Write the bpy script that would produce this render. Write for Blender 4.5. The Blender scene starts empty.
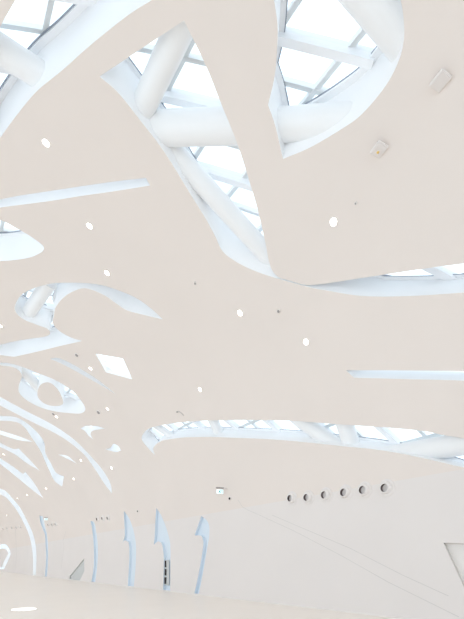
import bpy, bmesh, math, random
from mathutils import Vector, Matrix
from mathutils.geometry import delaunay_2d_cdt

# ------------------------------------------------------------------ camera
scene = bpy.context.scene
COL = scene.collection
YAW = math.radians(37.24)
EYE = Vector((0.0, 0.0, 1.6))
FPX, HX, HY = 400.0, 232.0, 563.0          # focal length and horizon, in the frame's own pixels
cam = bpy.data.cameras.new('camera')
cam.sensor_fit = 'VERTICAL'; cam.sensor_height = 24.0
cam.lens = 24.0 * FPX / 619.0
cam.shift_x = 0.0
cam.shift_y = (HY - 309.5) / 619.0
cam.clip_start = 0.05; cam.clip_end = 600
cam_ob = bpy.data.objects.new('camera', cam)
cam_ob.location = EYE
cam_ob.rotation_euler = (math.pi / 2, 0, -YAW)
COL.objects.link(cam_ob)
scene.camera = cam_ob

# ------------------------------------------------------------------ sky, exposure
world = bpy.data.worlds.new('sky'); scene.world = world
world.use_nodes = True
wn = world.node_tree.nodes; wl = world.node_tree.links
wn.clear()
bg = wn.new('ShaderNodeBackground'); wo = wn.new('ShaderNodeOutputWorld')
SKY = (0.81, 0.915, 1.0)
bg.inputs['Color'].default_value = (*SKY, 1)
bg.inputs['Strength'].default_value = 1.7
wl.new(bg.outputs[0], wo.inputs[0])
vs = scene.view_settings
vs.view_transform = 'Standard'; vs.look = 'None'; vs.gamma = 1.0
vs.use_curve_mapping = False
vs.exposure = -0.03
# added fill lights at the made-up glazing, brightening the room from out of view
def fill_lamp(name, loc, rot, sx, sy, watts, col):
    l = bpy.data.lights.new(name, 'AREA'); l.shape = 'RECTANGLE'; l.size = sx; l.size_y = sy; l.energy = watts; l.color = col
    o = bpy.data.objects.new(name, l); o.location = loc; o.rotation_euler = rot; COL.objects.link(o)
fill_lamp('fill_side', (-7.9, 49, 5.0), (0, -math.pi / 2, 0), 9.0, 124, 950, (1.0, 0.955, 0.93))
fill_lamp('fill_end', (1.0, -13.8, 5.0), (math.pi / 2, 0, 0), 17, 9, 0.01, (1.0, 0.955, 0.93))
scene.cycles.max_bounces = 12
scene.cycles.diffuse_bounces = 8
scene.cycles.transparent_max_bounces = 16

# ------------------------------------------------------------------ materials
def mat(name, col, rough=0.6, spec=0.3, noise=0.0, nscale=3.0, bump=0.0, metal=0.0, emit=None, estr=0.0, coat=0.0):
    m = bpy.data.materials.new(name); m.use_nodes = True
    nt = m.node_tree; b = nt.nodes['Principled BSDF']
    b.inputs['Base Color'].default_value = (*col, 1)
    b.inputs['Roughness'].default_value = rough
    b.inputs['Specular IOR Level'].default_value = spec
    b.inputs['Metallic'].default_value = metal
    if coat: b.inputs['Coat Weight'].default_value = coat; b.inputs['Coat Roughness'].default_value = 0.12
    if emit:
        b.inputs['Emission Color'].default_value = (*emit, 1); b.inputs['Emission Strength'].default_value = estr
    if noise or bump:
        tc = nt.nodes.new('ShaderNodeTexCoord'); nz = nt.nodes.new('ShaderNodeTexNoise')
        nz.inputs['Scale'].default_value = nscale; nz.inputs['Detail'].default_value = 4
        nt.links.new(tc.outputs['Object'], nz.inputs['Vector'])
        if noise:
            rp = nt.nodes.new('ShaderNodeValToRGB')
            rp.color_ramp.elements[0].color = (*[c * (1 - noise) for c in col], 1)
            rp.color_ramp.elements[1].color = (*[min(1, c * (1 + noise)) for c in col], 1)
            rp.color_ramp.elements[0].position = 0.3; rp.color_ramp.elements[1].position = 0.7
            nt.links.new(nz.outputs['Fac'], rp.inputs[0]); nt.links.new(rp.outputs[0], b.inputs['Base Color'])
        if bump:
            bp = nt.nodes.new('ShaderNodeBump'); bp.inputs['Strength'].default_value = bump
            bp.inputs['Distance'].default_value = 0.02
            nt.links.new(nz.outputs['Fac'], bp.inputs['Height']); nt.links.new(bp.outputs[0], b.inputs['Normal'])
    return m

M_CEIL = mat('warm_plaster', (0.80, 0.730, 0.683), 0.75, 0.2, noise=0.012, nscale=0.35)
M_WALL = mat('cool_white_plaster', (0.79, 0.745, 0.722), 0.7, 0.2, noise=0.012, nscale=0.4)
M_REV = mat('white_reveal_paint', (0.92, 0.925, 0.935), 0.55, 0.3, noise=0.01, nscale=0.8)
M_STEEL = mat('white_painted_steel', (0.88, 0.885, 0.89), 0.4, 0.4, noise=0.01, nscale=1.0)
M_BAR = mat('white_glazing_bar', (0.92, 0.93, 0.95), 0.4, 0.4, noise=0.01)
M_GASKET = mat('dark_gasket', (0.33, 0.36, 0.42), 0.6, 0.2, noise=0.05)
M_FLOOR = mat('pale_polished_floor', (0.92, 0.868, 0.81), 0.32, 0.35, noise=0.012, nscale=0.6)
M_SKY_TINT = mat('sky_lit_blue_panel', (0.72, 0.80, 0.88), 0.6, 0.2, noise=0.01)  # blue of the sky light painted into niche backs and sides
M_GREY = mat('grey_panel', (0.60, 0.61, 0.60), 0.6, 0.2, noise=0.02)
M_PANEL = mat('off_white_panel', (0.81, 0.775, 0.745), 0.6, 0.2, noise=0.01)
M_JOINT = mat('joint_shadow_grey', (0.66, 0.63, 0.61), 0.8, 0.1, noise=0.03)
M_WHITE = mat('white_plastic', (0.84, 0.80, 0.78), 0.45, 0.4, noise=0.01)
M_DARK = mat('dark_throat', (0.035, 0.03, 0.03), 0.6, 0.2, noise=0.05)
M_BORE = mat('shaded_bore_pink', (0.17, 0.135, 0.135), 0.6, 0.2, noise=0.02)  # bore colour darkened for the shade inside the nozzles
M_GREYP = mat('grey_plastic', (0.36, 0.34, 0.33), 0.5, 0.3, noise=0.02)
M_ORANGE = mat('orange_indicator', (0.85, 0.6, 0.2), 0.5, 0.3, noise=0.02)
M_TEAL = mat('teal_pictogram', (0.02, 0.45, 0.42), 0.5, 0.2, emit=(0.05, 0.6, 0.55), estr=0.1)
M_SIGN = mat('lit_sign_face', (0.85, 0.95, 0.98), 0.5, 0.2, emit=(0.88, 0.97, 1.0), estr=0.6)
M_LAMP = mat('lamp_glow', (1, 0.95, 0.9), 0.5, 0.2, emit=(1.0, 0.93, 0.84), estr=5.0)
M_FLOOR_DISC = mat('floor_disc_glow', (1, 1, 1), 0.3, 0.3, emit=(1.0, 0.98, 0.95), estr=2.5)
def glass_mat():
    m = bpy.data.materials.new('clear_glass'); m.use_nodes = True
    nt = m.node_tree; nt.nodes.clear()
    o = nt.nodes.new('ShaderNodeOutputMaterial'); mx = nt.nodes.new('ShaderNodeMixShader')
    t = nt.nodes.new('ShaderNodeBsdfTransparent'); g = nt.nodes.new('ShaderNodeBsdfGlossy')
    t.inputs[0].default_value = (0.96, 0.98, 0.98, 1); g.inputs['Roughness'].default_value = 0.02
    f = nt.nodes.new('ShaderNodeFresnel'); f.inputs[0].default_value = 1.3
    nt.links.new(f.outputs[0], mx.inputs[0]); nt.links.new(t.outputs[0], mx.inputs[1]); nt.links.new(g.outputs[0], mx.inputs[2])
    nt.links.new(mx.outputs[0], o.inputs[0])
    return m
M_GLASS = glass_mat()

# ------------------------------------------------------------------ vault geometry
UC, A, B, PW, BL, ZC = -1.5, 12.6, 10.0, 2.2, 14.7, 3.0
QS = 11.5
V0, V1 = -14.0, 112.0
FWD = Vector((math.sin(YAW), math.cos(YAW), 0)); RGT = Vector((math.cos(YAW), -math.sin(YAW), 0)); UP = Vector((0, 0, 1))

def P(q, v, off=0.0):
    if q <= 0:
        return Vector((UC + (A + off) * math.sqrt(max(0, 1 - (q / (BL + off)) ** 2)), v, ZC + q))
    th = q / QS
    c, s = math.cos(th), math.sin(th)
    u = UC + (A + off) * math.copysign(abs(c) ** (2 / PW), c)
    return Vector((u, v, ZC + (B + off) * max(s, 0) ** (2 / PW)))
def N(q):
    e = 0.02
    d = P(q + e, 0) - P(q - e, 0)
    return Vector((d.z, 0, -d.x)).normalized()
def E(q):
    k = 0.3 * min(1, max(0, (q - 0.4) / 2.0)) + 3.0 * min(1, max(0, (q - 6.5) / 2.5))
    return (N(q) + k * UP).normalized()
def F(p, off):
    if p.z < ZC:
        return ((p.x - UC) / (A + off)) ** 2 + ((p.z - ZC) / (BL + off)) ** 2 - 1
    return (abs(p.x - UC) / (A + off)) ** PW + ((p.z - ZC) / (B + off)) ** PW - 1
def ray(px, py):
    return FWD + RGT * ((px - HX) / FPX) + UP * ((HY - py) / FPX)
def hit(px, py, off=0.0):
    """where the sight line through a point of the photograph meets the vault: its (q, v) on the shell"""
    d = ray(px, py); lo, hi = 0.1, 1.0
    while F(EYE + d * hi, off) < 0 and hi < 400: hi *= 1.3
    for _ in range(50):
        m = (lo + hi) / 2
        if F(EYE + d * m, off) < 0: lo = m
        else: hi = m
    p = EYE + d * lo
    if p.z < ZC: q = p.z - ZC
    else:
        x = (p.x - UC) / (A + off); z = (p.z - ZC) / (B + off)
        th = math.atan2(max(z, 0) ** (PW / 2), abs(x) ** (PW / 2))
        if x < 0: th = math.pi - th
        q = QS * th
    return max(q, -ZC + 0.03), min(p.y, V1 - 1)

def smooth(pts, n=5):
    """closed Catmull-Rom outline; a third value marks a sharp corner"""
    out = []; L = len(pts)
    for i in range(L):
        p0, p1, p2, p3 = pts[i - 1], pts[i], pts[(i + 1) % L], pts[(i + 2) % L]
        a, b = Vector(p1[:2]), Vector(p2[:2])
        t1 = (b - Vector(p0[:2])) * 0.5 if len(p1) < 3 else (b - a)
        t2 = (Vector(p3[:2]) - a) * 0.5 if len(p2) < 3 else (b - a)
        if len(p1) > 2 and len(p2) > 2:
            t1 = t2 = b - a
        k = (b - a).length
        for t in (t1, t2):
            if t.length > 1.3 * k: t *= 1.3 * k / t.length
        for j in range(n):
            s = j / n
            h = (2*s**3 - 3*s**2 + 1, s**3 - 2*s**2 + s, -2*s**3 + 3*s**2, s**3 - s**2)
            r = h[0]*a + h[1]*t1 + h[2]*b + h[3]*t2
            out.append((r.x, r.y))
    return out

def inside(x, y, poly):
    r = False; j = len(poly) - 1
    for i in range(len(poly)):
        xi, yi = poly[i]; xj, yj = poly[j]
        if (yi > y) != (yj > y) and x < (xj - xi) * (y - yi) / (yj - yi) + xi: r = not r
        j = i
    return r

# ------------------------------------------------------------------ object helpers
def link(o, parent=None):
    COL.objects.link(o)
    if parent: o.parent = parent
    return o
def mesh_ob(name, verts, faces, m, parent=None, shade=False, normals=None):
    me = bpy.data.meshes.new(name)
    me.from_pydata([tuple(v) for v in verts], [], faces)
    me.update()
    if shade or normals:
        me.polygons.foreach_set('use_smooth', [True] * len(me.polygons))
    if normals: me.normals_split_custom_set_from_vertices([tuple(n) for n in normals])
    me.materials.append(m)
    return link(bpy.data.objects.new(name, me), parent)
def bm_ob(name, bm, m, parent=None, shade=False):
    me = bpy.data.meshes.new(name); bmesh.ops.recalc_face_normals(bm, faces=bm.faces[:]); bm.to_mesh(me); bm.free()
    if shade: me.polygons.foreach_set('use_smooth', [True] * len(me.polygons))
    me.materials.append(m)
    return link(bpy.data.objects.new(name, me), parent)
def tag(o, label=None, cat=None, group=None, kind=None):
    if label: o['label'] = label
    if cat: o['category'] = cat
    if group: o['group'] = group
    if kind: o['kind'] = kind
    return o
def empty(name, loc=(0, 0, 0), rot=None):
    o = bpy.data.objects.new(name, None); o.empty_display_size = 0.2
    if rot is None: o.location = loc
    else: o.matrix_world = Matrix.Translation(loc) @ rot.to_4x4()
    return link(o)
def lathe(bm, prof, seg=28, cap=True):
    rings = []
    for r, z in prof:
        rings.append([bm.verts.new((r * math.cos(2*math.pi*k/seg), r * math.sin(2*math.pi*k/seg), z)) for k in range(seg)])
    for a, b in zip(rings, rings[1:]):
        for k in range(seg): bm.faces.new((a[k], a[(k+1) % seg], b[(k+1) % seg], b[k]))
    if cap:
        bm.faces.new(rings[0]); bm.faces.new(rings[-1])
def box(bm, c, s, rot=None):
    r = bmesh.ops.create_cube(bm, size=1.0)['verts']
    for v in r:
        p = Vector((v.co.x * s[0], v.co.y * s[1], v.co.z * s[2]))
        if rot is not None: p = rot @ p
        v.co = p + Vector(c)
    return r
def bar(bm, a, b, w, h, up):
    d = (b - a); L = d.length
    if L < 1e-4: return
    d.normalize(); side = d.cross(up).normalized(); n = side.cross(d)
    R = Matrix((side, d, n)).transposed()
    box(bm, (a + b) / 2, (w, L, h), R)

# ------------------------------------------------------------------ floor and shell
Z = 1
# openings traced as outlines on the shell: id -> (outline, islands, depth, style, label)
OPEN = []
def opening(out, depth=1.0, style='glass', label='', island=None, cat='skylight'):
    OPEN.append(dict(out=out, island=island, depth=depth, style=style, label=label, cat=cat))

opening([(24,-14),(15.5,0),(0,27),(-14,55),(-24,90),(-30,140),(-22,168,Z),(-10,152),(0,138),(16,116),(37,91),(62.5,70),(90,45.5),(127.5,15.5),(152,0),(178,-16),(200,-36),(190,-60),(120,-66),(60,-50)],
        label='large curved skylight crossed by one fat white tube, cut off at the top left corner of the ceiling')
opening([(99.5,76.5,Z),(184,20.5,Z),(206,66),(220,101),(236,140),(249,180),(257.5,209),(265,241),(270,265),(277,276),(290,280.5),(311,285),(365,277.5),(425,268.5),(464,263.5),(520,256),(590,252),(610,262,Z),(560,278),(500,289),(464,292.5),(410,296),(363,296),(324,290),(306,286.5),(275,277.8),(252.5,270),(235,261),(222.5,251),(215,236),(205,217.5),(190,193.5),(165,153),(140,120),(117.5,92)],
        label='big dagger-shaped skylight with three white tubes, its tail sweeping right as a narrow slot')
opening([(271,-20),(274,0),(277.5,25),(277,50),(274.5,77),(268,105,Z),(275,125),(283,159,Z),(310,147.5),(340,130),(362,114),(385.5,86),(398,62.5),(403.5,42.5),(404,25),(400.5,0),(388,-32),(355,-60),(300,-66)],
        label='bulging skylight with a white glazing grid, cut off at the top right of the ceiling')
opening([(-70,218,Z),(0,199.5),(50,191),(116,181.3),(146,178,Z),(150,185.5,Z),(116,191),(77.6,196.5),(50,201),(0,207.5),(-70,217,Z)], depth=0.68,
        label='long straight slot in the ceiling at the left, above the half-oval skylight')
opening([(-45,210),(0,220),(15,227.5),(30,236),(41,244),(44,248),(41,252.5),(27.5,258),(0,261),(-35,259),(-75,245),(-80,222)],
        label='rounded half-oval skylight at the left border, under the straight slot')
opening([(163,319.5,Z),(151,308.5),(136,298),(117.5,290),(99,284.6),(80,282.8),(56,283),(43,285.4),(32,289),(22.5,294),(17,301),(14.6,308.4),(18,315),(26,320.6),(37.5,325),(47.5,328.8),(50,333.5),(45,336.6),(28,339),(11,342),(0,345),(-25,352,Z),(0,355),(13,356.6),(19,355.7),(37.5,351.6),(60,346),(82.5,341,Z),(71,337.5),(60,331.5),(54,325.5),(52.5,322,Z),(54,315),(56,306.6),(64,297),(75,290.6),(87,288.4),(104.4,295.3),(115.6,303),(127,310.3),(142,314.4)],
        label='S-shaped skylight with a leaf-shaped tail, left of the middle of the ceiling')
opening([(-20,361,Z),(0,362.5),(11,363.6),(24,367.5),(37.5,373),(54,379.4),(71,389.7),(80.6,400),(85.3,408.4),(82.5,412.8),(75,413.5),(56,411.6),(41,407.5),(28,401),(19.7,393.4),(18.8,386),(21.6,377.5),(20.6,372.5),(16,368.5),(9.4,366.3),(0,365.2)],
        island=[(44,382.8),(50.6,383),(58,389.7),(62.8,400),(62,404.7),(54.4,406),(45,403.8),(38.4,398),(37.5,392.5),(39.4,386)],
        label='drop-shaped skylight with a round ceiling island inside it')
opening([(95.6,353.7,Z),(122.8,358.4,Z),(132.2,379.4,Z),(106,372.3,Z)], depth=0.16,
        label='small kite-shaped skylight with four sharp corners')
opening([(49.7,358.6,Z),(58,358),(71,363.4),(88,373.4),(101,382.2),(116,394.4,Z),(105,387.6),(88,378),(71,368.6),(60,363)],
        label='thin blade-shaped slot between the kite-shaped and the drop-shaped skylight')
opening([(-15,390,Z),(0,397),(11,402.8),(28,412),(47,421.6),(64,432),(79,444),(97.5,463.8),(106,475),(110.8,485),(112,493.5,Z),(104.6,484),(93.5,467),(81.5,452),(60,436),(30,420.8),(0,405.4),(-15,399,Z)],
        label='longest thin curved slot, sweeping from the left border down to the wall')
opening([(-12,415,Z),(0,416),(15,417),(26,422.5),(37.5,432.8),(44,442),(45.6,453.4),(50.6,462.8),(56,472.5),(63.8,476.5,Z),(62.2,486.6,Z),(54.4,480.6),(48.8,469.4),(45,461),(40.5,451),(35.8,443.5),(31,436.6),(24.4,427.2),(16,422),(0,420.6),(-12,421,Z)],
        label='hooked slot ending in a square toe, just below the longest curved slot')
opening([(-10,428.5,Z),(0,430.5),(18,436),(33.5,442,Z),(18,440),(0,434.5),(-10,432.5,Z)], depth=0.7,
        label='thinnest straight slot, pointing at the heel of the hooked slot')
opening([(-8,438,Z),(0,442.8),(13,448.8),(18.8,448.5,Z),(24.4,454.4),(30,460),(40,471,Z),(26,462.6),(15,454.4),(0,446.9),(-8,443,Z)],
        label='short notched slot tapering to a point, second above the end of the room')
opening([(-8,452,Z),(0,458),(13,466.6),(23,474,Z),(25.3,472,Z),(33.8,482.5),(43.5,498.4,Z),(30,488),(18.8,478.8),(9.4,471),(0,463.8),(-8,458,Z)],
        label='bright barbed slot like an arrow blade, nearest above the arched rib window')
opening([(-8,483,Z),(0,488.5),(5.6,491),(13,499),(20.6,508.5),(28,522.8),(33,534),(35.7,546),(36.4,560),(35.3,578,Z),(32.9,578,Z),(33,558.5),(31.6,546),(29,535),(24.2,523.8),(16.9,510.5),(9.4,501),(3.75,496),(-8,492,Z)],
        label='arched rib window curving from the ceiling all the way down to the floor', cat='window')
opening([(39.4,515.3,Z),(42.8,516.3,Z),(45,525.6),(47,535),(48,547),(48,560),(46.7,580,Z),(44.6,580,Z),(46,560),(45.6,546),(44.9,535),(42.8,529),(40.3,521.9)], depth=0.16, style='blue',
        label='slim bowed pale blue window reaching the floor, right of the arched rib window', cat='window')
opening([(-5,545.5,Z),(0,544.6),(5.4,544.4),(9,548.6),(10.5,554),(7.2,562),(4,569,Z),(-5,570,Z),(-5,567.5,Z),(1.8,567,Z),(4.5,560.3),(8,553.4),(5,549),(0,549),(-5,550,Z)], depth=0.5,
        label='small white looped window low on the wall at the far left', cat='window')
opening([(155,455.5,Z),(148.8,448.8),(142.5,441),(142,436),(147.5,429.5),(157.5,426),(180,422.5),(205,420.7),(246,420),(290,420.7),(315,422.5),(356,425.5),(385.5,427.5),(423,431),(443,435),(464,438.5),(505,448),(560,470,Z),(520,476),(464,467.5),(435.5,461),(398,453),(368,448.6),(348,446.8),(327.5,444.5),(290,440.8),(265,439),(240,438),(210,437),(187.5,437.3),(172.5,438.8),(161,441.2),(154.5,446),(153.3,450)], depth=0.8,
        label='long lens-shaped window high along the right wall, over the round nozzles', cat='window')
opening([(346,370.3,Z),(400,370.5),(464,371.2),(560,373,Z),(560,385,Z),(464,380.7),(400,379),(354,377.7,Z)], depth=0.7,
        label='straight blue slot at the right, between the dagger-shaped and the lens-shaped openings')
opening([(80.6,428.5,Z),(86,426),(97.5,426.3),(105,428.7,Z),(95.6,430),(91,432),(91,435.6),(93.8,439.8,Z),(88.5,435.6),(85,431)], depth=0.6,
        label='tiny arrow-shaped opening beside the middle of the longest curved slot')
opening([(105,449,Z),(110.35,447.8),(113.4,444),(118,446),(121,450.6,Z),(116,452),(108.8,450.3)], depth=0.6,
        label='tiny fin-shaped opening just right of the tiny arrow-shaped one')
opening([(58,454.4,Z),(67.5,456),(77,463.8,Z),(67.5,458.8)], depth=0.4,
        label='faint short sliver opening right of the heel of the hooked slot')
# niches in the lower wall
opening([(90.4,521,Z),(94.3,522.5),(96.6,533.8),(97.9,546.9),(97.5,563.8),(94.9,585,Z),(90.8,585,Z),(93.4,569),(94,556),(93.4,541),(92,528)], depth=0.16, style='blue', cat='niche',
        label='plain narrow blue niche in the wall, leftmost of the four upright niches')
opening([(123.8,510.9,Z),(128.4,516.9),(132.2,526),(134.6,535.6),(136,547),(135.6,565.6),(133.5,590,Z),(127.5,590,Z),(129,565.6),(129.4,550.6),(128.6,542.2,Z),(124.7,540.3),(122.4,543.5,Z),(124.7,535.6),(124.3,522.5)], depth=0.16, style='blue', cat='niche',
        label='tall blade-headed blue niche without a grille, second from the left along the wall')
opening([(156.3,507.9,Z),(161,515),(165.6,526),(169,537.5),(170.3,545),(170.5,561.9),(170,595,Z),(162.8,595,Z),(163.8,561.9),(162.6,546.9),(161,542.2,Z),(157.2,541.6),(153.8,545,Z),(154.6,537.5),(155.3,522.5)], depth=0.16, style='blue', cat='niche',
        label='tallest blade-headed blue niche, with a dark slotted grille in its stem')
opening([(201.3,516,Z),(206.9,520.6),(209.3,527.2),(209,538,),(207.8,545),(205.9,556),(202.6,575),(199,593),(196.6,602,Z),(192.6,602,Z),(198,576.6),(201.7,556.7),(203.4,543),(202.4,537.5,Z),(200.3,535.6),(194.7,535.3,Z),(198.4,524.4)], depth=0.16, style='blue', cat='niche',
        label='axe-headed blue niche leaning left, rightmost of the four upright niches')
opening([(84,558.5,Z),(84.4,571,Z),(79.7,580.6,Z),(69.4,580.2,Z),(69.8,576,Z)], depth=0.10, style='grey', cat='niche',
        label='small grey triangular niche at the foot of the wall')
opening([(443.4,542.8,Z),(520,545,Z),(520,628,Z),(480,622,Z)], depth=0.12, style='panel', cat='niche',
        label='slanted off-white recess with a grey edge, low on the wall at the right border')

for o in OPEN:
    o['qv'] = [hit(*p) for p in smooth(o['out'], 6 if len(o['out']) < 40 else 5)]
    o['iqv'] = [hit(*p) for p in smooth(o['island'], 6)] if o['island'] else None

QEND = QS * (math.pi - 0.95)           # where the shell stops above the added glazed side
QSPLIT = 0.95                           # height where wall paint meets ceiling paint
def frange(a, b, d):
    n = max(1, round((b - a) / d)); return [a + (b - a) * i / n for i in range(n + 1)]
qs = frange(-ZC, 0, 0.5)[:-1] + frange(0, QSPLIT, 0.24)[:-1] + frange(QSPLIT, QEND, 0.33)
vsr = frange(V0, V1, 1.4)
pts, edges, idx = [], [], {}
for i, q in enumerate(qs):
    for j, v in enumerate(vsr):
        pts.append(Vector((q, v))); idx[i, j] = len(pts) - 1
i0 = qs.index(QSPLIT)
for j in range(len(vsr) - 1): edges.append((idx[i0, j], idx[i0, j + 1]))
for o in OPEN:
    for poly in (o['qv'], o['iqv']):
        if not poly: continue
        b = len(pts); n = len(poly)
        pts += [Vector(p) for p in poly]
        edges += [(b + k, b + (k + 1) % n) for k in range(n)]
rv, re_, rf, *_ = delaunay_2d_cdt(pts, edges, [], 0, 1e-5)
def in_hole(q, v):
    for o in OPEN:
        if o['lo'][0] <= q <= o['hi'][0] and o['lo'][1] <= v <= o['hi'][1] and inside(q, v, o['qv']):
            if o['iqv'] and inside(q, v, o['iqv']): return False
            return True
    return False
for o in OPEN:
    o['lo'] = (min(p[0] for p in o['qv']), min(p[1] for p in o['qv']))
    o['hi'] = (max(p[0] for p in o['qv']), max(p[1] for p in o['qv']))
fw, fc = [], []
for f in rf:
    c = sum((rv[k] for k in f), Vector((0, 0))) / len(f)
    if in_hole(c.x, c.y): continue
    (fw if c.x < QSPLIT else fc).append(f)
def shell(name, faces, m, label):
    used = sorted({k for f in faces for k in f}); mp = {k: i for i, k in enumerate(used)}
    vv = [P(rv[k].x, rv[k].y) for k in used]; nn = [-N(rv[k].x) for k in used]
    ff = [tuple(mp[k] for k in f) for f in faces]
    a, b, c = (vv[k] for k in ff[0])
    if (b - a).cross(c - a).dot(nn[ff[0][0]]) < 0: ff = [f[::-1] for f in ff]
    o = mesh_ob(name, vv, ff, m, normals=nn)
    tag(o, label, name.split('_')[0], kind='structure')
    return o
shell('wall_right', fw, M_WALL, 'cool white lower wall curving up along the right side of the room')
shell('ceiling', fc, M_CEIL, 'warm white vaulted ceiling pierced by curved openings')

# floor, far end, glazed side and end added out of view to let light in
uL = P(QEND, 0).x; zL = P(QEND, 0).z; uR = P(-ZC, 0).x
mfl = mesh_ob('floor', [(uL - 0.3, V0, 0), (uR + 1.5, V0, 0), (uR + 1.5, V1, 0), (uL - 0.3, V1, 0)], [(0, 1, 2, 3)], M_FLOOR)
tag(mfl, 'pale beige polished floor', 'floor', kind='structure')
prof = [P(q, 0) for q in frange(-ZC, QEND, 0.7)]
ev = [(p.x, V1, p.z) for p in prof] + [(uL, V1, 0)]
tag(mesh_ob('wall_back', ev, [tuple(range(len(ev)))], M_WALL), 'plain white end wall of the long room', 'wall', kind='structure')
w = empty('window_30', (uL, 0, 0)); tag(w, 'tall added glazed side letting light into the room, left of the camera', 'window', kind='structure')
bm = bmesh.new()
for v in frange(V0, V1, 4.2): box(bm, (0, v, zL / 2), (0.14, 0.08, zL))
for z in frange(0, zL, zL / 3): box(bm, (0, (V0 + V1) / 2, z), (0.12, V1 - V0, 0.08))
bm_ob('window_frame', bm, M_BAR, w)
mesh_ob('pane', [(0, V0, 0), (0, V1, 0), (0, V1, zL), (0, V0, zL)], [(0, 1, 2, 3)], M_GLASS, w)
w = empty('window_31', (0, V0, 0)); tag(w, 'tall added glazed end letting light into the room, behind the camera', 'window', kind='structure')
bm = bmesh.new()
for u in frange(uL, uR, 3.4): box(bm, (u, 0, min(zL, 5) if u > 9.5 else zL / 2 * 1.1), (0.08, 0.14, 10 if u > 9.5 else zL * 1.1))
for z in (0.04, 3.6, 7.2): box(bm, ((uL + uR) / 2, 0, z), (uR - uL, 0.12, 0.08))
bm_ob('window_frame', bm, M_BAR, w)
mesh_ob('pane', [(p.x, 0, p.z) for p in prof] + [(uL, 0, 0)], [tuple(range(len(prof) + 1))], M_GLASS, w)

# skirting along the wall
sk = []
vv_, ff_ = [], []
ys = frange(V0, V1, 3)
for y in ys:
    for du, z in ((0.0, 0.0), (-0.035, 0.0), (-0.035, 0.05), (0.01, 0.05)): vv_.append((uR + du, y, z))
for i in range(len(ys) - 1):
    a = i * 4
    for k in range(3): ff_.append((a + k, a + k + 1, a + k + 5, a + k + 4))
tag(mesh_ob('baseboard_right', vv_, ff_, M_PANEL), 'thin pale skirting strip at the foot of the right wall', 'skirting', kind='structure')

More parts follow.
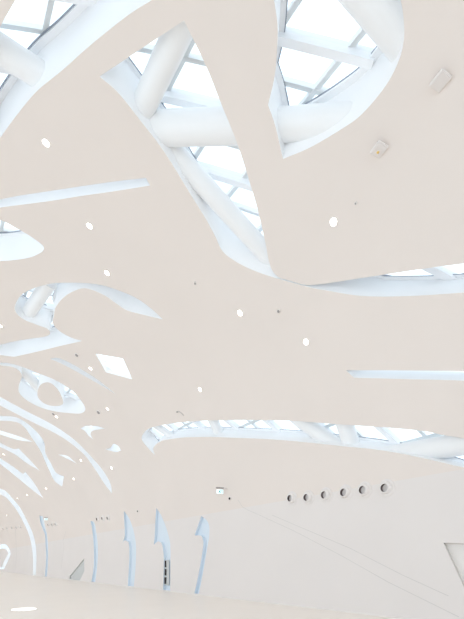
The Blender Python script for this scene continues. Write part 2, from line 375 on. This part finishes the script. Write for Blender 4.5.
# ------------------------------------------------------------------ reveals, panes and glazing bars
GRID_Q, GRID_V, SKEW = 1.2, 0.86, 0.82
for n, o in enumerate(OPEN):
    root = empty('window_%d' % (n + 1), P(*o['qv'][0]))
    base = root.location.copy()
    tag(root, o['label'], o['cat'], kind='structure')
    D = o['depth']
    for poly in (o['qv'], o['iqv']):
        if not poly: continue
        m_ = len(poly); LV = (-0.0, 0.06, 0.5, 1.0) if D > 0.5 else (0, 1.0)
        vtx, fcs = [], []
        for t in LV:
            for q, v in poly: vtx.append(P(q, v) + E(q) * D * t - base)
        for r in range(len(LV) - 1):
            for k in range(m_):
                a, b = r * m_ + k, r * m_ + (k + 1) % m_
                fcs.append((a, b, b + m_, a + m_))
        rvm = {'glass': M_REV, 'blue': M_SKY_TINT, 'grey': M_GREY, 'panel': M_JOINT}[o['style']]
        rob = mesh_ob('reveal', vtx, fcs, rvm, root, shade=True)
        es = rob.modifiers.new('split', 'EDGE_SPLIT'); es.split_angle = math.radians(35)
    # closing pane or panel on the far side of the reveal
    pp = [Vector(p) for p in o['qv']]; ee = [(k, (k + 1) % len(pp)) for k in range(len(pp))]
    for q in frange(o['lo'][0], o['hi'][0], 0.8)[1:-1]:
        for v in frange(o['lo'][1], o['hi'][1], 1.5)[1:-1]:
            if inside(q, v, o['qv']): pp.append(Vector((q, v)))
    cv, _, cf, *_ = delaunay_2d_cdt(pp, ee, [], 0, 1e-5)
    cf = [f for f in cf if inside(*(sum((cv[k] for k in f), Vector((0, 0))) / 3), o['qv'])]
    pm = {'glass': M_GLASS, 'blue': M_SKY_TINT, 'grey': M_GREY, 'panel': M_PANEL}[o['style']]
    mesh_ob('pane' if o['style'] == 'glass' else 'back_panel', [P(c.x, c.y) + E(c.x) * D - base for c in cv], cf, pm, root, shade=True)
    if o['style'] != 'glass' or D < 0.71: continue
    # glazing bars: one family along the room, one slanting across it
    bm, bt, bg_ = bmesh.new(), bmesh.new(), bmesh.new()
    near = P(*o['qv'][0]).y < 25
    def run(f, lo, hi, step, bmx, wd, ht, lift):
        prev = None; s = lo
        while s < hi:
            q, v = f(s)
            if o['lo'][0] - 1 < q < o['hi'][0] + 1 and o['lo'][1] - 1 < v < o['hi'][1] + 1 and any(inside(q + i, v + j, o['qv']) for i in (-.14, .14) for j in (-.14, .14)):
                p = P(q, v) + E(q) * (D + lift) - base
                if prev is not None: bar(bmx, prev, p, wd, ht, E(q))
                prev = p
            else: prev = None
            s += step
    q0, q1 = o['lo'][0], o['hi'][0]; v0, v1 = o['lo'][1], o['hi'][1]
    k = math.floor((q0 - 10.35) / GRID_Q)
    while 10.35 + k * GRID_Q < q1:
        run(lambda s, k=k: (10.35 + k * GRID_Q, s), v0, v1, 0.15, bm, 0.11, 0.12, 0.07); k += 1
    k = math.floor((v0 - SKEW * q1 + 3.42) / GRID_V)
    while -3.42 + k * GRID_V < v1 - SKEW * q0:
        run(lambda s, k=k: (s, SKEW * s - 3.42 + k * GRID_V), q0, q1, 0.15, bt, 0.09 if k % 2 else 0.15, 0.12 if k % 2 else 0.26, 0.07 if k % 2 else 0.0)
        k += 1
    for b_, nm in ((bm, 'glazing_bar'), (bt, 'cross_bar')):
        if len(b_.verts): bm_ob(nm, b_, M_BAR, root)
        else: b_.free()
    # slim dark gasket around the glass and a white frame outside it
    bf = bmesh.new(); fwid = 0.26 if n in (0, 2) else 0.14
    L = len(o['qv']); inn = []
    for k in range(L):
        (qa, va), (qb, vb) = o['qv'][k - 1], o['qv'][(k + 1) % L]
        t = Vector((qb - qa, vb - va)); q, v = o['qv'][k]
        if t.length < 1e-6: inn.append((q, v)); continue
        t.normalize(); w_ = fwid / 2 if near else 0.08
        for sg in (1, -1):
            c = (q - t.y * w_ * sg, v + t.x * w_ * sg)
            if inside(*c, o['qv']): break
        inn.append(c if inside(*c, o['qv']) else (q, v))
    for k in range(L):
        (qa, va), (qb, vb) = o['qv'][k], o['qv'][(k + 1) % L]
        bar(bf, P(qa, va) + E(qa) * (D - 0.03) - base, P(qb, vb) + E(qb) * (D - 0.03) - base, fwid if near else 0.14, 0.05, E(qa))
        if near:
            (qa, va), (qb, vb) = inn[k], inn[(k + 1) % L]
            bar(bg_, P(qa, va) + E(qa) * (D - 0.02) - base, P(qb, vb) + E(qb) * (D - 0.02) - base, 0.022, 0.03, E(qa))
    bm_ob('frame', bf, M_BAR, root)
    if near: bm_ob('gasket', bg_, M_GASKET, root)
    else: bg_.free()

# ------------------------------------------------------------------ steel tubes of the diagrid
def tube(a, b, dia, label, off=0.46, ext=(0.5, 0.5)):
    qa, va = hit(*a, off); qb, vb = hit(*b, off)
    pa, pb = P(qa, va, off), P(qb, vb, off)
    d = (pb - pa).normalized(); pa -= d * ext[0]; pb += d * ext[1]
    z = d; x = z.orthogonal().normalized(); y = z.cross(x)
    L = (pb - pa).length
    bm = bmesh.new(); lathe(bm, [(dia/2, 0), (dia/2, L)], 40)
    root = bm_ob('steel_tube', bm, M_STEEL, shade=True)
    root.matrix_world = Matrix.Translation(pa) @ Matrix((x, y, z)).transposed().to_4x4()
    root.modifiers.new('s', 'EDGE_SPLIT').split_angle = 0.9
    tag(root, label, 'beam', 'white steel tubes inside the openings')
    return root
tube((0, 49), (40, 75), 0.55, 'fat white tube crossing the large skylight in the top left corner', ext=(2.0, 0.4))
tube((179, 30), (143, 107), 0.55, 'white tube slanting down to the left in the tip of the dagger-shaped skylight')
tube((150, 129), (232, 126), 0.66, 'thick white tube lying level across the middle of the dagger-shaped skylight')
tube((184, 163), (262, 249), 0.50, 'white tube running down to the right in the tail of the dagger-shaped skylight')
tube((283, 125), (330, 122), 0.58, 'short level white tube in the bottom corner of the bulging skylight')
tube((363, -10), (408, 44), 0.62, 'white tube across the upper right corner of the bulging skylight')
tube((160, 428), (176, 439), 0.36, 'leftmost slanting white tube inside the lens-shaped window')
tube((214, 422), (221, 437), 0.46, 'steep white tube left of centre inside the lens-shaped window')
tube((306, 424), (332, 443), 0.52, 'white tube slanting down to the right in the middle of the lens-shaped window')
tube((345, 425), (352, 446), 0.56, 'steep white tube right of centre inside the lens-shaped window')
tube((388, 456), (462, 444), 0.62, 'thick low tube lying lengthwise at the right end of the lens-shaped window')
tube((46, 287), (31, 309), 0.55, 'short tube standing in the round bowl of the S-shaped skylight')
tube((24, 371), (41, 390), 0.60, 'tube reaching the round island of the drop-shaped skylight')

# ------------------------------------------------------------------ fittings on the shell
def frame_at(px, py):
    """a point on the shell and axes there: y along the room, z into the room"""
    q, v = hit(px, py); p = P(q, v); z = -N(q); y = Vector((0, 1, 0)); x = y.cross(z).normalized()
    return p, Matrix((x, y, z)).transposed()
def copy_tree(root):
    r = root.copy(); COL.objects.link(r)
    for ch in list(root.children):
        c = ch.copy(); COL.objects.link(c); c.parent = r
    return r

bm = bmesh.new(); lathe(bm, [(0.108, -0.01), (0.108, 0.008), (0.10, 0.011), (0.088, 0.004), (0.086, -0.01)], 32, cap=False)
def level(R):
    # fittings in the flatter part of the vault hang level
    z = Vector((0, 0, -1)); y = Vector((0, 1, 0)); x = y.cross(z)
    return Matrix((x, y, z)).transposed()
dl = empty('downlight')
bm_ob('trim_ring', bm, M_WHITE, dl, shade=True)
bm = bmesh.new(); lathe(bm, [(0.086, -0.005), (0.086, 0.003), (0.06, 0.006)], 32); bm_ob('lens', bm, M_LAMP, dl)
DL = [((46,143), 'between the top left skylight and the straight slot'),
 ((89.5,226), 'below the right end of the straight slot at left'),
 ((107,273), 'just above the top of the S-shaped skylight'),
 ((333.5,222), 'below the bulging skylight, rightmost of all ceiling lights'),
 ((240,313), 'under the tail of the dagger-shaped skylight, near the middle of the photo'),
 ((306,342), 'above the left end of the straight blue slot at right'),
 ((200,389.5), 'above the left part of the lens-shaped window'),
 ((0.5,326), 'on the left border beside the bowl of the S-shaped skylight'),
 ((90.5,368.5), 'close to the left corner of the kite-shaped skylight'),
 ((107.5,409), 'between the kite-shaped skylight and the tiny arrow-shaped opening'),
 ((56.5,416.8), 'just under the drop-shaped skylight'),
 ((111.5,468), 'right of the longest curved slot, under the tiny fin-shaped opening'),
 ((81,460.5), 'inside the bend of the longest curved slot, beside the faint sliver'),
 ((73.7,479), 'right of the square toe of the hooked slot'),
 ((3.7,454.4), 'at the left border between the notched and the barbed slot'),
 ((46,488.5), 'right of the point of the barbed slot'),
 ((27,495), 'under the barbed slot, right one of the close pair'),
 ((17.4,498.4), 'under the barbed slot, left one of the close pair'),
 ((6.6,515.3), 'inside the arched rib window, lowest of all ceiling lights')]
for i, (p, where) in enumerate(DL):
    o = dl if i == 0 else copy_tree(dl)
    loc, R = frame_at(*p)
    o.matrix_world = Matrix.Translation(loc) @ R.to_4x4()
    tag(o, 'glowing downlight ' + where, 'ceiling light', 'round downlights in the ceiling')

# square ceiling units
for i, (p, lab) in enumerate([((440.5, 75), 'square white ceiling unit without an indicator, right of the bulging skylight'),
                              ((379, 144.5), 'square white ceiling unit with an orange dot, below the bulging skylight')]):
    loc, R = frame_at(*p)
    t = empty('ceiling_speaker', loc - Vector((0, 0, 0.075)), level(R) @ Matrix.Rotation(0.2, 3, 'Z'))
    tag(t, lab, 'ceiling unit')
    bm = bmesh.new(); box(bm, (0, 0, 0.03), (0.27, 0.27, 0.05)); bmesh.ops.bevel(bm, geom=bm.edges[:], offset=0.012, segments=2, affect='EDGES')
    bm_ob('housing', bm, M_WHITE, t)
    bm = bmesh.new(); lathe(bm, [(0.05, -0.12), (0.05, 0.01)], 20); bm_ob('stem', bm, M_GREYP, t)
    bm = bmesh.new(); box(bm, (0, 0, 0.057), (0.23, 0.23, 0.008)); bm_ob('grille', bm, M_WHITE, t)
    if i:
        bm = bmesh.new(); bmesh.ops.create_uvsphere(bm, u_segments=14, v_segments=8, radius=0.028)
        for v in bm.verts: v.co += Vector((0.0, 0.03, 0.06))
        bm_ob('indicator', bm, M_ORANGE, t, shade=True)['label'] = 'orange indicator dot'

def small_dome(name, p, r, label, cat, m1, m2, grp=None):
    loc, R = frame_at(*p); t = empty(name, loc, R); tag(t, label, cat, grp)
    bm = bmesh.new(); lathe(bm, [(r, -0.01), (r, 0.02), (r * 0.85, 0.035)], 24); bm_ob('base', bm, m1, t, shade=False)
    bm = bmesh.new(); lathe(bm, [(r * 0.7, 0.03), (r * 0.62, 0.03 + r * 0.3), (r * 0.35, 0.03 + r * 0.5), (r * 0.05, 0.03 + r * 0.58)], 20)
    bm_ob('dome', bm, m2, t, shade=True)
small_dome('smoke_detector', (279, 311), 0.06, 'small grey detector between the two middle downlights', 'smoke detector', M_WHITE, M_GREYP)
small_dome('smoke_detector', (356, 203), 0.03, 'tiny detector above and right of the rightmost downlight', 'smoke detector', M_WHITE, M_GREYP)
small_dome('smoke_detector', (195.5, 283), 0.05, 'small detector left of the bend of the dagger-shaped skylight', 'smoke detector', M_WHITE, M_GREYP)
small_dome('smoke_detector', (77, 354.6), 0.11, 'small detector left of the top corner of the kite-shaped skylight', 'smoke detector', M_WHITE, M_GREYP)
small_dome('smoke_detector', (98.8, 412), 0.14, 'grey detector left of the downlight under the kite-shaped skylight', 'smoke detector', M_WHITE, M_GREYP)
small_dome('smoke_detector', (53.6, 413.6), 0.12, 'grey detector touching the lower edge of the drop-shaped skylight', 'smoke detector', M_WHITE, M_GREYP)
small_dome('security_camera', (230.2, 498.5), 0.085, 'small black dome camera right of the larger exit sign', 'camera', M_WHITE, M_DARK)
small_dome('security_camera', (138, 511.2), 0.075, 'small black dome camera between the two blade-headed niches', 'camera', M_WHITE, M_DARK)

# curved grey sensor arm above the lens-shaped window
loc, R = frame_at(181, 413.5)
t = empty('sensor_arm', loc, R); tag(t, 'tiny curved grey sensor above the left end of the lens-shaped window', 'sensor')
bm = bmesh.new(); prev = None
for k in range(8):
    a = k / 7 * 1.5; p = Vector((-0.14 + 0.28 * math.sin(a), -0.12 + 0.28 * (1 - math.cos(a)), 0.03))
    if prev is not None: bar(bm, prev, p, 0.025, 0.03, Vector((0, 0, 1)))
    prev = p
bm_ob('arm', bm, M_JOINT, t)
bm = bmesh.new(); lathe(bm, [(0.03, 0.0), (0.03, 0.05)], 14)
for v in bm.verts: v.co += prev
bm_ob('head', bm, M_GREYP, t)

# round air nozzles on the wall
nz = empty('air_nozzle')
bm = bmesh.new(); lathe(bm, [(0.27, -0.01), (0.27, 0.012), (0.25, 0.02), (0.20, 0.02), (0.185, 0.03)], 36); bm_ob('flange', bm, M_WALL, nz, shade=False)
bm = bmesh.new(); lathe(bm, [(0.19, 0.02), (0.17, 0.09), (0.15, 0.135), (0.13, 0.145), (0.122, 0.14), (0.12, 0.125)], 36, cap=False); bm_ob('barrel', bm, M_WHITE, nz, shade=True)
bm = bmesh.new(); lathe(bm, [(0.12, 0.13), (0.118, 0.015)], 36, cap=False); bm_ob('bore', bm, M_BORE, nz, shade=True)
bm = bmesh.new(); lathe(bm, [(0.118, 0.016), (0.06, 0.018), (0.01, 0.018)], 30); bm_ob('throat', bm, M_DARK, nz)  # dark disc painted for the shade deep in the nozzle
NZ = [((386.5,488), 'rightmost of the six nozzles on the near wall'), ((364.5,490), 'second nozzle from the right on the near wall'),
 ((345.5,492.5), 'third nozzle from the right on the near wall'), ((326,495), 'fourth nozzle from the right on the near wall, third from the left'),
 ((308.3,497.5), 'second nozzle from the left in the near row of six'), ((292,498.3), 'leftmost nozzle in the near row of six'),
 ((108.8,518), 'rightmost of three distant nozzles above the plain narrow niche'), ((103.5,518.3), 'middle of three distant nozzles above the plain narrow niche'),
 ((98.2,519), 'leftmost of three distant nozzles above the plain narrow niche'),
 ((56.4,524), 'rightmost of three far nozzles beside the slim bowed window'), ((52.6,524.3), 'middle of three far nozzles beside the slim bowed window'),
 ((49,524.6), 'leftmost of three far nozzles beside the slim bowed window'),
 ((21.2,526.8), 'first from the right in the farthest row of nozzles'), ((16.9,527.3), 'second from the right in the farthest row of nozzles'),
 ((12.2,527.8), 'third from the right in the farthest row of nozzles'), ((7.5,528.3), 'fourth from the right in the farthest row of nozzles'),
 ((3.7,528.8), 'fifth from the right in the farthest row of nozzles'), ((0.8,529.2), 'last nozzle of the farthest row, on the left border')]
for i, (p, where) in enumerate(NZ):
    o = nz if i == 0 else copy_tree(nz)
    loc, R = frame_at(*p); o.matrix_world = Matrix.Translation(loc) @ R.to_4x4()
    tag(o, 'white air nozzle, ' + where, 'air nozzle', 'round air nozzles on the wall')

# lit exit signs standing off the wall on a bracket
def exit_sign(p, s, label):
    q, v = hit(*p); loc = P(q, v) - Vector((0.35, 0, 0))
    t = empty('exit_sign', loc, Matrix.Rotation(math.radians(-20), 3, 'Z')); t.scale = (s, s, s)
    tag(t, label, 'exit sign')
    bm = bmesh.new(); box(bm, (0, 0, 0), (0.34, 0.05, 0.22)); bmesh.ops.bevel(bm, geom=bm.edges[:], offset=0.01, segments=2, affect='EDGES')
    bm_ob('housing', bm, M_WHITE, t)
    bm = bmesh.new(); box(bm, (0, -0.028, 0), (0.31, 0.006, 0.19)); face = bm_ob('lit_face', bm, M_SIGN, t)
    bm = bmesh.new(); U = Vector((0, -1, 0)); y = -0.034
    def seg(a, b, w): bar(bm, Vector((a[0], y, a[1])), Vector((b[0], y, b[1])), w, 0.004, U)
    seg((-0.01, 0.035), (-0.03, -0.01), 0.05); seg((-0.03, -0.01), (0.01, -0.03), 0.03); seg((0.01, -0.03), (0.01, -0.075), 0.03)
    seg((-0.03, -0.01), (-0.05, -0.04), 0.02); seg((-0.05, -0.04), (-0.085, -0.045), 0.02)
    seg((-0.01, 0.03), (0.035, 0.01), 0.016); seg((-0.01, 0.03), (-0.055, 0.015), 0.016)
    r = bmesh.ops.create_circle(bm, cap_ends=True, segments=16, radius=0.02)['verts']
    for v_ in r: v_.co = Vector((v_.co.x + 0.005, y - 0.003, v_.co.y + 0.062))
    seg((0.06, -0.08), (0.06, 0.07), 0.014); seg((0.06, 0.07), (0.12, 0.07), 0.014); seg((0.12, 0.07), (0.12, -0.08), 0.014)
    bm_ob('running_figure', bm, M_TEAL, t)['label'] = 'teal running figure and doorway on the lit face'
    bm = bmesh.new(); box(bm, (0, 0.0, 0.17), (0.36, 0.07, 0.05)); box(bm, (-0.1, 0, 0.13), (0.015, 0.015, 0.05)); box(bm, (0.1, 0, 0.13), (0.015, 0.015, 0.05))
    bm_ob('bracket', bm, M_GREYP, t)
    bm = bmesh.new(); box(bm, (0.18 / s, 0.05, 0.17), (0.42 / s, 0.04, 0.03)); bm_ob('wall_arm', bm, M_WHITE, t)
exit_sign((226, 492.5), 1.0, 'glowing white and teal exit sign under a grey bracket, left of the black dome camera')
exit_sign((49.5, 519.5), 1.1, 'small distant glowing exit sign beside the slim bowed window')

# slotted grille in the tallest niche
gq0, gv0 = hit(164.4, 560, 0.1); gq1, gv1 = hit(164.4, 585, 0.1)
vr = hit(169.2, 572, 0.1)[1]
vl = (gv0 + gv1) / 2
root = empty('vent_grille', P(gq1, gv1, 0.1)); tag(root, 'narrow grille with three dark slots in the stem of the tallest niche', 'grille')
def patch(name, ta, tb, wa, wb, o0, m, n=6):
    # a strip following the bowed wall; ta..tb runs upwards, wa..wb from its left edge to its right edge
    vt, fc = [], []
    for k in range(n + 1):
        t = ta + (tb - ta) * k / n; q = gq1 + (gq0 - gq1) * t; v_l = gv1 + (gv0 - gv1) * t
        for w in (wa, wb):
            for off in (o0, o0 + 0.04): vt.append(P(q, v_l + (vr - vl) * w, off) - root.location)
    for k in range(n):
        a = k * 4
        for i, j in ((0, 1), (1, 3), (3, 2), (2, 0)): fc.append((a + i, a + j, a + j + 4, a + i + 4))
    fc += [(0, 1, 3, 2), (n*4, n*4+1, n*4+3, n*4+2)]
    mesh_ob(name, vt, fc, m, root)
patch('frame', 0, 1, 0, 1, 0.08, M_GREY)
for k in range(3): patch('slot', 0.05 + 0.33 * k, 0.31 + 0.33 * k, 0.05, 0.5, 0.065, M_DARK)

# joint lines in the wall panelling
def joint(pts, w, label, n=10):
    path = []
    for a, b in zip(pts, pts[1:]):
        for k in range(n): path.append((a[0] + (b[0] - a[0]) * k / n, a[1] + (b[1] - a[1]) * k / n))
    path.append(pts[-1])
    bm = bmesh.new(); ps = []
    for p in path:
        q, v = hit(*p); ps.append((P(q, v) - N(q) * 0.001, -N(q)))
    for (a, na), (b, nb) in zip(ps, ps[1:]): bar(bm, a, b, w, 0.006, na)
    JN[0] += 1
    o = bm_ob('trim_%d' % JN[0], bm, M_JOINT); tag(o, label, 'joint line', kind='structure')
JN = [0]
joint([(238,500),(240,503),(242.5,507),(249,510.5),(256,513.5),(292,530),(300,534),(342,556),(388,582),(459,617)], 0.018, 'long lower joint line slanting down the right wall from the dome camera', 4)
joint([(272,515),(300,527),(349.5,548),(402.5,575),(448.5,596)], 0.018, 'upper joint line slanting down the right wall, ending near the slanted recess', 8)
joint([(15,528),(16,540),(16.5,556),(15,570)], 0.10, 'upright joint line at the far left of the wall', 4)
joint([(66,531),(63,541),(64,547),(61,569)], 0.04, 'crooked upright joint line left of the grey triangular niche', 4)

# round emissive disc set into the floor
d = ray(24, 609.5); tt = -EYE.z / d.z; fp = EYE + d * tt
t = empty('floor_disc', (fp.x, fp.y, 0)); tag(t, 'round glowing disc set flush in the floor at the lower left', 'floor light')
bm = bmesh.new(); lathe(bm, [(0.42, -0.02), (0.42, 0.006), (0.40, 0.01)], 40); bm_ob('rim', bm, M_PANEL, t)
bm = bmesh.new(); lathe(bm, [(0.39, 0.002), (0.39, 0.012), (0.37, 0.014)], 40); bm_ob('lens', bm, M_FLOOR_DISC, t)
